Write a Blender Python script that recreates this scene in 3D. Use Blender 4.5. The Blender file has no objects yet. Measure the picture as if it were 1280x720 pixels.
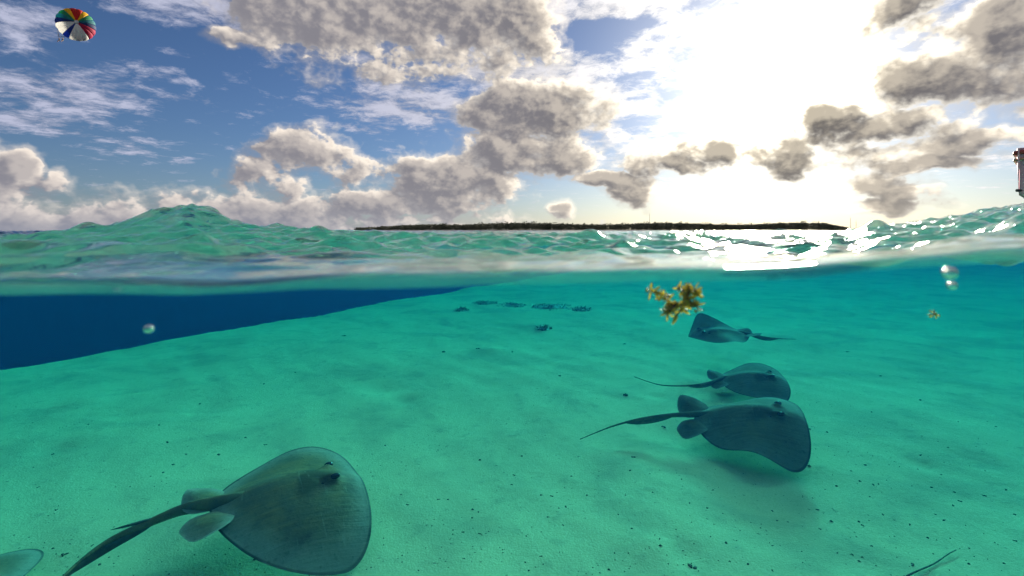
import bpy, bmesh, math, random
import numpy as np
from mathutils import Vector, Matrix, noise as mnoise

random.seed(7)
rng = np.random.default_rng(11)
scene = bpy.context.scene
COL = scene.collection
R = math.radians

# ------------------------------------------------------------------ camera
CAM_Z = 0.034          # eye just above the water, lens in a shallow trough
FPX = 640.0            # focal length in pixels of a 1280 wide picture
HOR = 288.0            # row of the horizon
cam_d = bpy.data.cameras.new('camera')
cam = bpy.data.objects.new('camera', cam_d)
COL.objects.link(cam)
cam.location = (0, 0, CAM_Z)
cam.rotation_euler = (R(90), 0, 0)
cam_d.sensor_width = 36.0
cam_d.lens = 18.0
cam_d.shift_y = -(360 - HOR) / 1280.0
cam_d.clip_start = 0.01
cam_d.clip_end = 20000
cam_d.dof.use_dof = True
cam_d.dof.focus_distance = 4.5
cam_d.dof.aperture_fstop = 18.0 / 3.4       # a pupil of about 3.4 mm
scene.camera = cam


def at(px, py, z=None, Y=None):
    """world point seen at a pixel of the photograph, for a known height or depth"""
    u, v = (px - 640) / FPX, (HOR - py) / FPX
    if Y is None:
        Y = (z - CAM_Z) / v
    return Vector((u * Y, Y, CAM_Z + v * Y))


# ------------------------------------------------------------------ light
SUN_U, SUN_V = (962 - 640) / FPX, (HOR - 92) / FPX
SUN_DIR = Vector((SUN_U, 1.0, SUN_V)).normalized()
SUN_AZ = math.atan2(SUN_DIR.x, SUN_DIR.y)
SUN_EL = math.asin(SUN_DIR.z)
sun_d = bpy.data.lights.new('sun', 'SUN')
sun_d.energy = 5.0
sun_d.angle = R(6.5)                         # the sun stands behind bright veils of cloud
sun_d.color = (1.0, 0.90, 0.74)
sun = bpy.data.objects.new('sun', sun_d)
COL.objects.link(sun)
sun.location = SUN_DIR * 60
sun.rotation_euler = SUN_DIR.to_track_quat('Z', 'Y').to_euler()

scene.view_settings.view_transform = 'Standard'
scene.view_settings.look = 'None'
scene.view_settings.gamma = 1.0
scene.view_settings.use_curve_mapping = False
scene.view_settings.exposure = 1.50

cy = scene.cycles
cy.use_denoising = True
try:
    cy.denoiser = 'OPENIMAGEDENOISE'
except Exception:
    pass
cy.max_bounces = 8
cy.diffuse_bounces = 2
cy.glossy_bounces = 3
cy.transmission_bounces = 5
cy.transparent_max_bounces = 16
cy.volume_bounces = 2
cy.sample_clamp_indirect = 6.0
cy.caustics_reflective = False
cy.caustics_refractive = True
cy.use_adaptive_sampling = True
cy.adaptive_threshold = 0.012
cy.adaptive_min_samples = 8

# ------------------------------------------------------------------ node expressions
class NT:
    def __init__(self, tree):
        self.t = tree

    def node(self, kind, **props):
        n = self.t.nodes.new(kind)
        for k, v in props.items():
            setattr(n, k, v)
        return n

    def put(self, sock, v):
        if isinstance(v, S):
            self.t.links.new(v.s, sock)
        elif v is not None:
            if sock.type == 'RGBA' and len(v) == 3:
                v = (*v, 1)
            sock.default_value = v

    def m(self, op, a, b=None, c=None, clamp=False):
        n = self.node('ShaderNodeMath', operation=op, use_clamp=clamp)
        for i, v in enumerate((a, b, c)):
            if v is not None:
                self.put(n.inputs[i], v)
        return S(self, n.outputs[0])

    def v(self, op, a, b=None, c=None, out=0):
        n = self.node('ShaderNodeVectorMath', operation=op)
        for i, q in enumerate((a, b, c)):
            if q is not None:
                self.put(n.inputs[i], q)
        return S(self, n.outputs[out])

    def smooth(self, x, lo, hi, a=0.0, b=1.0):
        n = self.node('ShaderNodeMapRange', interpolation_type='SMOOTHSTEP')
        self.put(n.inputs[0], x)
        for i, q in enumerate((lo, hi, a, b)):
            n.inputs[i + 1].default_value = q
        return S(self, n.outputs[0])

    def mix(self, f, a, b):
        n = self.node('ShaderNodeMix', data_type='RGBA')
        self.put(n.inputs[0], f)
        self.put(n.inputs[6], a)
        self.put(n.inputs[7], b)
        return S(self, n.outputs[2])

    def noise(self, vec, scale, detail=6.0, rough=0.55, lac=2.0, dist=0.0, dims='3D', color=False):
        n = self.node('ShaderNodeTexNoise', noise_dimensions=dims)
        self.put(n.inputs['Vector'], vec)
        n.inputs['Scale'].default_value = scale
        n.inputs['Detail'].default_value = detail
        n.inputs['Roughness'].default_value = rough
        n.inputs['Lacunarity'].default_value = lac
        n.inputs['Distortion'].default_value = dist
        return S(self, n.outputs[1 if color else 0])

    def combine(self, x, y, z):
        n = self.node('ShaderNodeCombineXYZ')
        for i, q in enumerate((x, y, z)):
            self.put(n.inputs[i], q)
        return S(self, n.outputs[0])

    def xyz(self, vec):
        n = self.node('ShaderNodeSeparateXYZ')
        self.put(n.inputs[0], vec)
        return [S(self, o) for o in n.outputs]


class S:
    def __init__(self, nt, s):
        self.nt, self.s = nt, s
    def __add__(self, o): return self.nt.m('ADD', self, o)
    def __radd__(self, o): return self.nt.m('ADD', o, self)
    def __sub__(self, o): return self.nt.m('SUBTRACT', self, o)
    def __rsub__(self, o): return self.nt.m('SUBTRACT', o, self)
    def __mul__(self, o): return self.nt.m('MULTIPLY', self, o)
    def __rmul__(self, o): return self.nt.m('MULTIPLY', o, self)
    def __truediv__(self, o): return self.nt.m('DIVIDE', self, o)


# ------------------------------------------------------------------ sky
def azel(px, py):
    d = Vector(((px - 640) / FPX, 1.0, (HOR - py) / FPX)).normalized()
    return math.atan2(d.x, d.y), math.asin(d.z)


# soft lumps of cumulus: pixel, radii in pixels, weight
CUMULUS = [
    (22, 214, 24, 22, .8), (70, 232, 22, 18, .6), (40, 262, 90, 24, .7), (-30, 250, 70, 45, .9), (165, 262, 70, 18, .6),
    (205, 252, 34, 16, .5), (265, 256, 44, 16, .55),
    (385, 192, 44, 24, .85), (345, 222, 46, 24, .75), (428, 216, 30, 22, .6), (310, 262, 70, 18, .65), (430, 256, 60, 18, .65),
    (668, 138, 52, 22, 1.5), (655, 192, 60, 18, 1.3), (700, 192, 26, 18, .8), (565, 226, 60, 20, 1.3),
    (510, 254, 60, 13, 1.2), (620, 222, 40, 16, .7),
    (793, 240, 20, 14, 1.1), (838, 202, 52, 10, 1.05), (876, 190, 28, 11, 1.05), (768, 222, 30, 7, 1.0), (808, 188, 34, 10, .85), (955, 196, 36, 11, .8),
    (703, 264, 12, 9, .85), (925, 203, 26, 10, .6),
    (994, 188, 30, 24, 1.2), (1046, 162, 40, 20, 1.3), (1110, 160, 52, 13, 1.25), (1004, 212, 34, 9, .7),
    (1095, 228, 34, 11, 1.0), (1130, 240, 28, 13, .95), (1120, 258, 44, 8, .8), (1150, 206, 70, 8, .75), (1040, 204, 50, 10, .7),
    (1190, 92, 64, 26, 1.3), (1265, 112, 60, 26, .85), (1265, 28, 80, 30, 1.2), (1112, 14, 56, 18, .85),
    (1215, 176, 76, 13, .75), (1290, 190, 50, 10, .6),
    (425, 20, 76, 24, 1.45), (585, 20, 66, 24, 1.4), (510, 66, 100, 22, .6),
    (302, 50, 36, 12, .6),
    (220, 284, 330, 26, 1.0), (690, 165, 34, 18, .85), (640, 168, 40, 14, .55), (500, 82, 140, 22, .5), (655, 60, 40, 44, .62),
    (1060, 192, 60, 12, .75), (1150, 185, 70, 12, .7), (1170, 30, 60, 20, .6), (1220, 70, 80, 30, .7), (1000, 160, 20, 16, .5),
]
# thin high cloud
VEIL = [
    (70, 115, 110, 34, .85), (30, 30, 70, 30, .8), (250, 8, 130, 24, .8), (190, 88, 60, 12, .55),
    (240, 128, 60, 9, .6), (40, 152, 80, 16, .85), (165, 182, 44, 20, .6), (232, 204, 16, 9, .5),
    (525, 132, 96, 22, 1.0), (450, 158, 50, 7, .7), (610, 70, 70, 50, .8),
    (690, 100, 70, 28, 1.2), (770, 10, 80, 16, 1.2), (830, 80, 60, 30, 1.1), (700, 20, 60, 24, 1.0), (960, 70, 170, 100, .9), (770, 120, 90, 50, .8), (850, 120, 120, 80, .85), (1080, 100, 80, 60, .8), (690, 40, 50, 30, .6),
    (1180, 196, 120, 14, .8), (1180, 60, 90, 50, .7), (1250, 226, 60, 5, .5),
]
# gaps of blue in the high cloud
HOLES = [(1140, 47, 18, 8, 1.2), (1258, 158, 28, 12, 1.0), (720, 46, 40, 14, .9), (760, 30, 60, 8, .6), (800, 95, 40, 14, .6)]

w = bpy.data.worlds.new('World')
scene.world = w
w.use_nodes = True
w.node_tree.nodes.clear()
w.cycles.sampling_method = 'MANUAL'
w.cycles.sample_map_resolution = 256


def blob_union(q, P, blobs):
    """union of soft lumps: highest in the middle of each, falling off outward"""
    acc = None
    for px, py, rx, ry, wt in blobs:
        a, e = azel(px, py)
        wa = abs(azel(px + rx, py)[0] - azel(px - rx, py)[0]) / 2
        we = abs(azel(px, py + ry)[1] - azel(px, py - ry)[1]) / 2
        dv = q.v('MULTIPLY_ADD', P, (1 / wa, 1 / we, 0), (-a / wa, -e / we, 0))
        d2 = q.v('DOT_PRODUCT', dv, dv, out=1)
        val = q.m('MULTIPLY_ADD', d2, -0.34, wt)
        acc = val if acc is None else q.m('MAXIMUM', acc, val)
    return q.m('MAXIMUM', acc, -0.9)


def build_world():
    q = NT(w.node_tree)
    tc = q.node('ShaderNodeTexCoord')
    D = S(q, tc.outputs['Generated'])
    x, y, z = q.xyz(D)
    az = q.m('ARCTAN2', x, y)
    el = q.m('ARCSINE', z)
    cosT = q.v('DOT_PRODUCT', D, tuple(SUN_DIR), out=1)
    th = q.m('ARCCOSINE', q.m('MINIMUM', cosT, 0.99999))
    sky = q.node('ShaderNodeTexSky', sky_type='NISHITA', sun_disc=False)
    sky.sun_elevation = SUN_EL
    sky.sun_rotation = SUN_AZ
    sky.air_density, sky.dust_density, sky.ozone_density = 1.0, 0.15, 2.5
    base = q.v('MULTIPLY', S(q, sky.outputs[0]), (SKY * 0.44, SKY * 0.55, SKY * 0.77))
    P = q.combine(az, el, 0.0)
    # toward the sun, in angles
    tox, toy = SUN_AZ - az, SUN_EL + 0.08 - el
    ln = q.m('SQRT', tox * tox + toy * toy + 0.002)
    off = q.combine(tox / ln * 0.016, toy / ln * 0.016 + 0.006, 0.0)
    # away from what the photograph shows the same broken cloud goes on
    outside = q.m('MAXIMUM', q.smooth(q.m('ABSOLUTE', az), 0.80, 1.0), q.smooth(el, 0.42, 0.60))
    n2 = q.noise(P, 3.0, 2.0, 0.5, dims='2D')
    gen = ((n2 - 0.42) * 2.6 + 0.9) * outside
    # distort the lumps so that no outline stays round
    wq = q.noise(P, 16.0, 2.0, 0.5, dims='2D', color=True)
    PW = q.v('MULTIPLY_ADD', wq, (0.046, 0.034, 0.0), q.v('ADD', P, (-0.023, -0.017, 0.0)))

    def puffs(pt, det):
        st = q.v('MULTIPLY', pt, (1.0, 1.35, 1.0))
        a = q.noise(st, 12.0, det, 0.54, dims='2D')
        b = q.m('ABSOLUTE', q.noise(st, 34.0, 2.0, 0.5, dims='2D') - 0.5)      # round cauliflower heads
        return (a - 0.5) * 2.4 - b * 1.0 + 0.10

    L = blob_union(q, PW, CUMULUS) + gen + 0.08
    L1 = blob_union(q, q.v('ADD', PW, off), CUMULUS) + gen + 0.08
    f0, f1 = puffs(P, 7.0), puffs(q.v('ADD', P, off), 5.0)
    d0, d1 = L + f0, L1 + f1
    alpha = q.m('MAXIMUM', q.smooth(d0, 0.24, 0.62), q.smooth(d0, -0.15, 0.50, 0.0, 0.42))
    thick = q.smooth(d0, 0.45, 1.20)
    lit = q.smooth(d0 - d1, -0.34, 0.60)
    lit = lit * (1.0 - thick * 0.62)
    near = q.m('POWER', math.e, th * -3.0)                  # forward scattering
    glow = q.m('POWER', math.e, th * th * -30.0)
    dark = q.mix(near, (0.130, 0.126, 0.145), (0.050, 0.044, 0.033))
    bright = q.mix(near, (0.50, 0.44, 0.385), (0.72, 0.63, 0.46))
    ccol = q.mix(lit, dark, bright)
    rim = q.m('POWER', 1.0 - thick, 2.0) * (near * 0.55 + glow * 0.35)
    ccol = q.v('MULTIPLY_ADD', q.combine(rim, rim, rim), (1.0, 0.93, 0.78), ccol)
    # high veils in a flat layer, seen in perspective
    zz = q.m('MAXIMUM', z, 0.02) + 0.10
    pl = q.combine(x / zz, y / zz, 0.0)
    wv = q.v('MULTIPLY_ADD', wq, (0.10, 0.10, 0.0), pl)
    n3 = q.noise(wv, 4.2, 8.0, 0.68, dims='2D')
    vd = q.m('MAXIMUM', blob_union(q, PW, VEIL), 0.0) - q.m('MAXIMUM', blob_union(q, PW, HOLES), 0.0) + (n2 - 0.40) * 1.6 * outside
    va = q.smooth(vd * 0.62 + (n3 - 0.5) * 2.0, 0.12, 0.75, 0.0, 0.93)
    vcol = q.mix(near, (0.20, 0.21, 0.28), (0.54, 0.50, 0.42))
    vs = q.smooth(n3, 0.30, 0.66, 0.70, 1.25)
    vcol = q.v('MULTIPLY', vcol, q.combine(vs, vs, vs))
    vcol = q.v('MULTIPLY_ADD', q.combine(glow, glow, glow), (0.40, 0.375, 0.31), vcol)
    wide = q.m('POWER', math.e, th * th * -9.0) * 0.34
    vcol = q.v('MULTIPLY_ADD', q.combine(wide, wide, wide), (1.0, 0.97, 0.90), vcol)
    # the bright veil round the sun and the cream band under the clouds
    aur = glow * 0.34 + q.m('POWER', math.e, th * -5.0) * 0.20
    low = q.m('POWER', math.e, q.m('ABSOLUTE', el) * -9.0) * q.m('POWER', math.e, th * th * -6.0)
    colr = q.v('MULTIPLY_ADD', q.combine(aur, aur, aur), (1.0, 0.94, 0.80), base)
    colr = q.v('MULTIPLY_ADD', q.combine(low, low, low), (0.46, 0.38, 0.24), colr)
    colr = q.mix(va, colr, vcol)
    colr = q.mix(alpha, colr, ccol)
    # haze over the lowest clouds
    hz = q.m('POWER', math.e, q.m('ABSOLUTE', el) * -24.0) * 0.55
    hcol = q.mix(q.m('POWER', math.e, th * th * -4.5), (0.150, 0.165, 0.215), (0.58, 0.50, 0.34))
    colr = q.mix(hz, colr, hcol)
    bg = q.node('ShaderNodeBackground')
    q.put(bg.inputs[0], colr)
    bg.inputs[1].default_value = 0.71
    out = q.node('ShaderNodeOutputWorld')
    q.t.links.new(bg.outputs[0], out.inputs[0])


SKY = 0.05
build_world()


# ------------------------------------------------------------------ helpers
def new_mat(name):
    m = bpy.data.materials.new(name)
    m.use_nodes = True
    m.node_tree.nodes.clear()
    return m, NT(m.node_tree)


def principled(name, color, rough=0.6, vary=0.0, scale=20.0, bump=0.0, spec=0.4, metal=0.0, color2=None, transl=0.0):
    m, q = new_mat(name)
    b = q.node('ShaderNodeBsdfPrincipled')
    o = q.node('ShaderNodeOutputMaterial')
    tc = q.node('ShaderNodeTexCoord')
    n = q.noise(S(q, tc.outputs['Object']), scale, 5.0, 0.6)
    c2 = color2 or tuple(min(1, c * (1 + vary)) for c in color)
    c1 = color if color2 else tuple(c * (1 - vary) for c in color)
    q.put(b.inputs['Base Color'], q.mix(q.smooth(n, 0.35, 0.65), c1, c2))
    b.inputs['Roughness'].default_value = rough
    b.inputs['Specular IOR Level'].default_value = spec
    b.inputs['Metallic'].default_value = metal
    if bump:
        bn = q.node('ShaderNodeBump')
        bn.inputs['Strength'].default_value = bump
        bn.inputs['Distance'].default_value = 0.02
        q.put(bn.inputs['Height'], n)
        q.t.links.new(bn.outputs[0], b.inputs['Normal'])
    sh = b.outputs[0]
    if transl:
        tr = q.node('ShaderNodeBsdfTranslucent')
        tr.inputs[0].default_value = (*c2, 1)
        mx = q.node('ShaderNodeMixShader')
        mx.inputs[0].default_value = transl
        q.t.links.new(sh, mx.inputs[1])
        q.t.links.new(tr.outputs[0], mx.inputs[2])
        sh = mx.outputs[0]
    q.t.links.new(sh, o.inputs[0])
    return m


def link(name, me, mat=None, parent=None, smooth=True):
    ob = bpy.data.objects.new(name, me)
    COL.objects.link(ob)
    if mat is not None and not me.materials:
        me.materials.append(mat)
    if smooth and me.polygons:
        me.polygons.foreach_set('use_smooth', [True] * len(me.polygons))
    if parent is not None:
        ob.parent = parent
    return ob


def mesh(name, v, f):
    me = bpy.data.meshes.new(name)
    me.from_pydata([tuple(p) for p in v], [], [tuple(p) for p in f])
    me.update()
    return me


def grid_mesh(name, V, rows, cols):
    """fast mesh of a rows x cols sheet"""
    me = bpy.data.meshes.new(name)
    n = rows * cols
    me.vertices.add(n)
    me.vertices.foreach_set('co', V.reshape(-1).astype(np.float32))
    i = np.arange((rows - 1) * (cols - 1))
    r, c = i // (cols - 1), i % (cols - 1)
    a = r * cols + c
    q = np.stack([a, a + 1, a + cols + 1, a + cols], 1).astype(np.int32)
    nf = len(q)
    me.loops.add(nf * 4)
    me.loops.foreach_set('vertex_index', q.reshape(-1))
    me.polygons.add(nf)
    me.polygons.foreach_set('loop_start', np.arange(nf, dtype=np.int32) * 4)
    me.polygons.foreach_set('loop_total', np.full(nf, 4, dtype=np.int32))
    me.update(calc_edges=True)
    return me


def empty(name, loc, rot=(0, 0, 0)):
    o = bpy.data.objects.new(name, None)
    o.empty_display_size = 0.1
    COL.objects.link(o)
    o.location = loc
    o.rotation_euler = rot
    return o


def tag(o, label=None, cat=None, group=None, kind=None):
    if label: o['label'] = label
    if cat: o['category'] = cat
    if group: o['group'] = group
    if kind: o['kind'] = kind
    return o


def tube(pts, rads, seg=8, closed_ends=True):
    """vertices and faces of a tapered tube along points"""
    v, f = [], []
    pts = [Vector(p) for p in pts]
    up = Vector((0, 0, 1))
    for i, p in enumerate(pts):
        t = (pts[min(i + 1, len(pts) - 1)] - pts[max(i - 1, 0)]).normalized()
        a = t.cross(up)
        if a.length < 1e-3:
            a = t.cross(Vector((1, 0, 0)))
        a.normalize()
        b = a.cross(t).normalized()
        for k in range(seg):
            w_ = 2 * math.pi * k / seg
            v.append(p + (a * math.cos(w_) + b * math.sin(w_)) * rads[i])
    for i in range(len(pts) - 1):
        for k in range(seg):
            k2 = (k + 1) % seg
            f.append((i * seg + k, i * seg + k2, (i + 1) * seg + k2, (i + 1) * seg + k))
    if closed_ends:
        f.append(tuple(reversed(range(seg))))
        f.append(tuple((len(pts) - 1) * seg + k for k in range(seg)))
    return v, f


class MB:
    def __init__(self):
        self.v, self.f = [], []
    def add(self, v, f):
        o = len(self.v)
        self.v += [tuple(p) for p in v]
        self.f += [tuple(i + o for i in q) for q in f]
        return self
    def box(self, c, s):
        x, y, z = [q / 2 for q in s]
        vv = [(c[0] + a * x, c[1] + b * y, c[2] + d * z) for d in (-1, 1) for b in (-1, 1) for a in (-1, 1)]
        return self.add(vv, [(0, 2, 3, 1), (4, 5, 7, 6), (0, 1, 5, 4), (2, 6, 7, 3), (0, 4, 6, 2), (1, 3, 7, 5)])
    def build(self, name, mat, parent=None, smooth=True):
        return link(name, mesh(name, self.v, self.f), mat, parent, smooth)


# ------------------------------------------------------------------ the sea
def sstep(x, a, b):
    t = np.clip((x - a) / (b - a), 0, 1)
    return t * t * (3 - 2 * t)


_wr = np.random.default_rng(3)
WAVES = []
for lam, amp, n in ((0.055, .0010, 10), (0.10, .0030, 12), (0.17, .0052, 12), (0.30, .0066, 14), (0.55, .0070, 12), (1.1, .0070, 12),
                    (2.3, .0095, 10), (5.0, .008, 8), (12.0, .010, 6)):
    for _ in range(n):
        a = _wr.normal(R(-62), R(40))
        l = lam * _wr.uniform(.75, 1.3)
        WAVES.append((l, amp * _wr.uniform(.5, 1.3) / math.sqrt(n / 3.0), math.cos(a), math.sin(a), _wr.uniform(0, 6.283)))


PEAK_T = [-1.3, -.97, -.906, -.797, -.740, -.690, -.633, -.600, -.560, -.520, -.45, -.375, -.2]
PEAK_Z = [-.03, -.03, -.01, .030, .070, .118, .150, .118, .066, .044, .030, .012, -.03]


def sea_height(X, Y):
    r = np.sqrt(X * X + Y * Y)
    t = X / np.maximum(Y, 0.2)
    near = sstep(r, 0.32, 1.25)
    dyp = Y - 2.85 - 0.35 * (t + .633)
    win = np.exp(-np.where(dyp < 0, (dyp / 0.80) ** 2, (dyp / 0.55) ** 2)) * (Y > 0)
    calm = 1 - 0.85 * sstep(-t, .15, .45) * np.exp(-((Y - 3.2) / 2.5) ** 2)
    mid_calm = 1 - 0.5 * np.exp(-((t - .30) / .70) ** 2)
    H = np.zeros_like(X)
    for l, a, cx, sy, ph in WAVES:
        fade = np.clip(1.6 - r / (l * 260), 0, 1)        # ripples too fine for the far grid
        loc = (0.10 + 0.90 * near) if l < 0.4 else near
        if l > 0.8:
            loc = loc * calm
        if 0.2 < l < 3:
            loc = loc * mid_calm
        p = 2 * math.pi / l * (X * cx + Y * sy) + ph
        s = 2.1 * np.exp(1.15 * (np.sin(p) - 1)) - 0.93      # sharp crests, flat troughs
        H += a * s * fade * loc
    H *= 1.0 + 0.25 * np.sin(X * .9 + 1.3) * np.sin(Y * .7)
    # steep choppy little peak on the left
    wob = 0.010 * np.sin(X * 11 + 3 * np.sin(Y * 5)) + 0.006 * np.sin(X * 23 + Y * 17 + 2 * np.sin(X * 9))
    prof = np.interp(t + 0.012 * np.sin(Y * 9 + X * 4), PEAK_T, PEAK_Z) + 0.03
    chop = 1 - np.abs(np.sin(X * 9.5 + Y * 6.0 + 1.4 * np.sin(X * 5 - Y * 7)))
    chop2 = 1 - np.abs(np.sin(X * 21 - Y * 13 + 1.6 * np.sin(Y * 11 + X * 3)))
    H += win * (prof * (1 + wob * 4) + np.clip(prof, 0, .1) * (0.22 * (chop - .4) + 0.12 * (chop2 - .4)))
    # long swell lifting to the right
    u = sstep(t, 0.50, 1.35)
    dy = Y - 4.2 - 0.8 * (t - .8)
    H += 0.46 * u * np.exp(-np.where(dy < 0, (dy / 2.1) ** 2, (dy / 2.6) ** 2)) * (Y > 0)
    # the water tilts along the port: lower on the left
    tilt = np.clip(X / np.maximum(np.abs(Y), .3), -1.6, 1.6)
    H += 0.0085 * tilt * np.exp(-(r / 0.9) ** 2)
    H -= 0.010 * sstep(r, .5, 1.5)
    return H


NX = 0.30     # where the water meets the lens port
def sheet_axes(rows, cols, y0=NX, y1=6000.0):
    s = np.linspace(-1, 1, cols)
    t = 1.75 * (0.50 * s + 0.50 * s ** 5)
    k = np.linspace(0, 1, rows)
    # denser between 0.3 and 20 m
    Y = y0 * np.exp(np.log(20 / y0) * np.minimum(k / 0.78, 1) + np.log(y1 / 20) * np.clip((k - 0.78) / 0.22, 0, 1) ** 1.5)
    return Y, t


def sea_sheet(rows, cols, drop=0.0):
    Y, t = sheet_axes(rows, cols)
    YY, T = np.meshgrid(Y, t, indexing='ij')
    X = T * (YY + 2.5)
    H = sea_height(X, YY) - drop
    # the lip of water against the port
    u = np.clip((0.322 - YY) / 0.022, 0, 1)
    H += 0.0095 * np.exp(-((YY - NX) / 0.35) ** 2)
    H -= 0.0095 * (1 - np.sqrt(1 - 0.97 * u * u))
    return np.stack([X, YY, H], -1)


def sea_material():
    m, q = new_mat('sea_water')
    geo = q.node('ShaderNodeNewGeometry')
    pos = S(q, geo.outputs['Position'])
    cd = q.v('LENGTH', pos, out=1)
    sp = q.v('MULTIPLY', pos, (1.0, 0.8, 1.0))
    nf = q.noise(sp, 16.0, 4.0, 0.55, dist=0.6)
    nm = q.noise(sp, 4.0, 4.0, 0.55, dist=0.5)
    nl = q.noise(sp, 0.9, 5.0, 0.6, dist=0.3)
    h = nf * 0.012 * q.smooth(cd, 0.4, 1.6) + nm * 0.030 * q.smooth(cd, 0.8, 4.0) + nl * 0.10 * q.smooth(cd, 5.0, 20.0)
    bn = q.node('ShaderNodeBump')
    bn.inputs['Strength'].default_value = 0.8
    bn.inputs['Distance'].default_value = 1.0
    q.put(bn.inputs['Height'], h)
    N = S(q, bn.outputs[0])
    I = S(q, geo.outputs['Incoming'])
    c = q.m('ABSOLUTE', q.v('DOT_PRODUCT', N, I, out=1))
    F = q.m('POWER', q.m('SUBTRACT', 1.0, c, clamp=True), 5.0) * 0.97 + 0.02
    gl = q.node('ShaderNodeBsdfGlossy')
    gl.inputs['Roughness'].default_value = 0.03
    gl.inputs['Color'].default_value = (1, 1, 1, 1)
    q.put(gl.inputs['Normal'], N)
    rf = q.node('ShaderNodeBsdfRefraction')
    rf.inputs['IOR'].default_value = 1.33
    rf.inputs['Roughness'].default_value = 0.05
    q.put(rf.inputs['Normal'], N)
    tr = q.node('ShaderNodeBsdfTransparent')
    mx = q.node('ShaderNodeMixShader')
    mx.inputs[0].default_value = 0.45
    q.t.links.new(rf.outputs[0], mx.inputs[1])
    q.t.links.new(tr.outputs[0], mx.inputs[2])
    m2 = q.node('ShaderNodeMixShader')
    q.put(m2.inputs[0], F)
    q.t.links.new(mx.outputs[0], m2.inputs[1])
    q.t.links.new(gl.outputs[0], m2.inputs[2])
    o = q.node('ShaderNodeOutputMaterial')
    q.t.links.new(m2.outputs[0], o.inputs[0])
    return m


V = sea_sheet(840, 1000)
sea = link('sea', grid_mesh('sea', V, 840, 1000), sea_material())
tag(sea, 'choppy turquoise sea surface running out to the horizon', 'sea', kind='structure')

# the sea bed: a pale sand shelf that breaks off into deep water
BED = -1.60
EDGE_A, EDGE_B = at(0, 460, BED), at(590, 360, BED)
ED = Vector((EDGE_B.x - EDGE_A.x, EDGE_B.y - EDGE_A.y)).normalized()
EN = Vector((-ED.y, ED.x))          # points to the deep side


def bed_height(X, Y):
    s = (X - EDGE_A.x) * EN.x + (Y - EDGE_A.y) * EN.y
    along = (X - EDGE_A.x) * ED.x + (Y - EDGE_A.y) * ED.y
    s = s + 0.05 * np.sin(along * 1.7) + 0.03 * np.sin(along * 4.3 + 1)
    H = np.full_like(X, BED)
    r = np.sqrt(X * X + Y * Y)
    f = np.clip(1.5 - r / 30, 0, 1)
    H += 0.022 * np.sin(X * 1.1 + Y * .6 + .4) * np.sin(Y * .9 - X * .4) * f
    H += 0.010 * np.sin(X * 3.1 - Y * 1.4) * np.sin(Y * 2.7 + X * .9 + 2) * f
    H += 0.004 * np.sin(X * 9.3 + 2.0 * np.sin(Y * 2.1)) * np.sin(Y * 8.1 + X * 2 + 1.7 * np.sin(X * 1.9)) * f
    H -= 0.022 * np.exp(-(((X - .85) / .10) ** 2 + ((Y - 2.58) / .12) ** 2)) - 0.02 * np.exp(-(((X - .75) / .13) ** 2 + ((Y - 2.62) / .12) ** 2))
    for _ in range(1):
        for bx, by, br, ba in BUMPS:
            H += ba * np.exp(-(((X - bx) ** 2 + (Y - by) ** 2) / br ** 2))
    d = np.clip(s, 0, None)
    H -= np.where(d > 0, 15.0 * (1 - np.exp(-(d / 3.0) ** 1.3)), 0)
    return H


_br = np.random.default_rng(5)
BUMPS = [(_br.uniform(-4, 6), _br.uniform(1.8, 9), _br.uniform(.08, .28), _br.uniform(-.022, .018)) for _ in range(70)]


def bed_sheet(rows, cols):
    s = np.linspace(-1, 1, cols)
    t = 1.75 * (0.34 * s + 0.66 * s ** 3)
    k = np.linspace(0, 1, rows)
    Y = 1.2 * np.exp(np.log(40 / 1.2) * np.minimum(k / 0.85, 1) + np.log(6000 / 40) * np.clip((k - .85) / .15, 0, 1))
    Y = np.concatenate([np.linspace(-60, 1.19, 60), Y])
    YY, T = np.meshgrid(Y, t, indexing='ij')
    X = T * (np.maximum(YY, 0) + 3.0 + np.maximum(-YY, 0) * .8)
    return np.stack([X, YY, bed_height(X, YY)], -1), len(Y)


def sand_material():
    m, q = new_mat('sand')
    geo = q.node('ShaderNodeNewGeometry')
    pos = S(q, geo.outputs['Position'])
    fine = q.noise(pos, 90.0, 3.0, 0.6)
    mid = q.noise(pos, 7.0, 6.0, 0.62)
    big = q.noise(pos, 1.3, 5.0, 0.6, dist=0.5)
    spk = q.noise(q.v('ADD', pos, (3.1, 0, 0)), 34.0, 4.0, 0.65)
    c = q.mix(q.smooth(fine, 0.3, 0.7), (0.66, 0.60, 0.34), (0.76, 0.69, 0.41))
    c = q.mix(q.smooth(big, 0.42, 0.72, 0.0, 0.65), c, (0.40, 0.385, 0.25))     # thin algae film
    c = q.mix(q.smooth(mid, 0.54, 0.74, 0.0, 0.45), c, (0.36, 0.34, 0.22))
    c = q.mix(q.smooth(spk, 0.63, 0.72, 0.0, 0.75), c, (0.12, 0.12, 0.085))     # grit
    b = q.node('ShaderNodeBsdfPrincipled')
    q.put(b.inputs['Base Color'], c)
    b.inputs['Roughness'].default_value = 0.95
    b.inputs['Specular IOR Level'].default_value = 0.05
    bn = q.node('ShaderNodeBump')
    bn.inputs['Strength'].default_value = 0.35
    bn.inputs['Distance'].default_value = 0.03
    q.put(bn.inputs['Height'], mid * 0.8 + fine * 0.3)
    q.t.links.new(bn.outputs[0], b.inputs['Normal'])
    o = q.node('ShaderNodeOutputMaterial')
    q.t.links.new(b.outputs[0], o.inputs[0])
    return m


V, nr = bed_sheet(460, 520)
bed = link('seabed', grid_mesh('seabed', V, nr, 520), sand_material())
tag(bed, 'pale rippled sand shelf breaking off into deep blue water', 'seabed', kind='structure')

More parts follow.
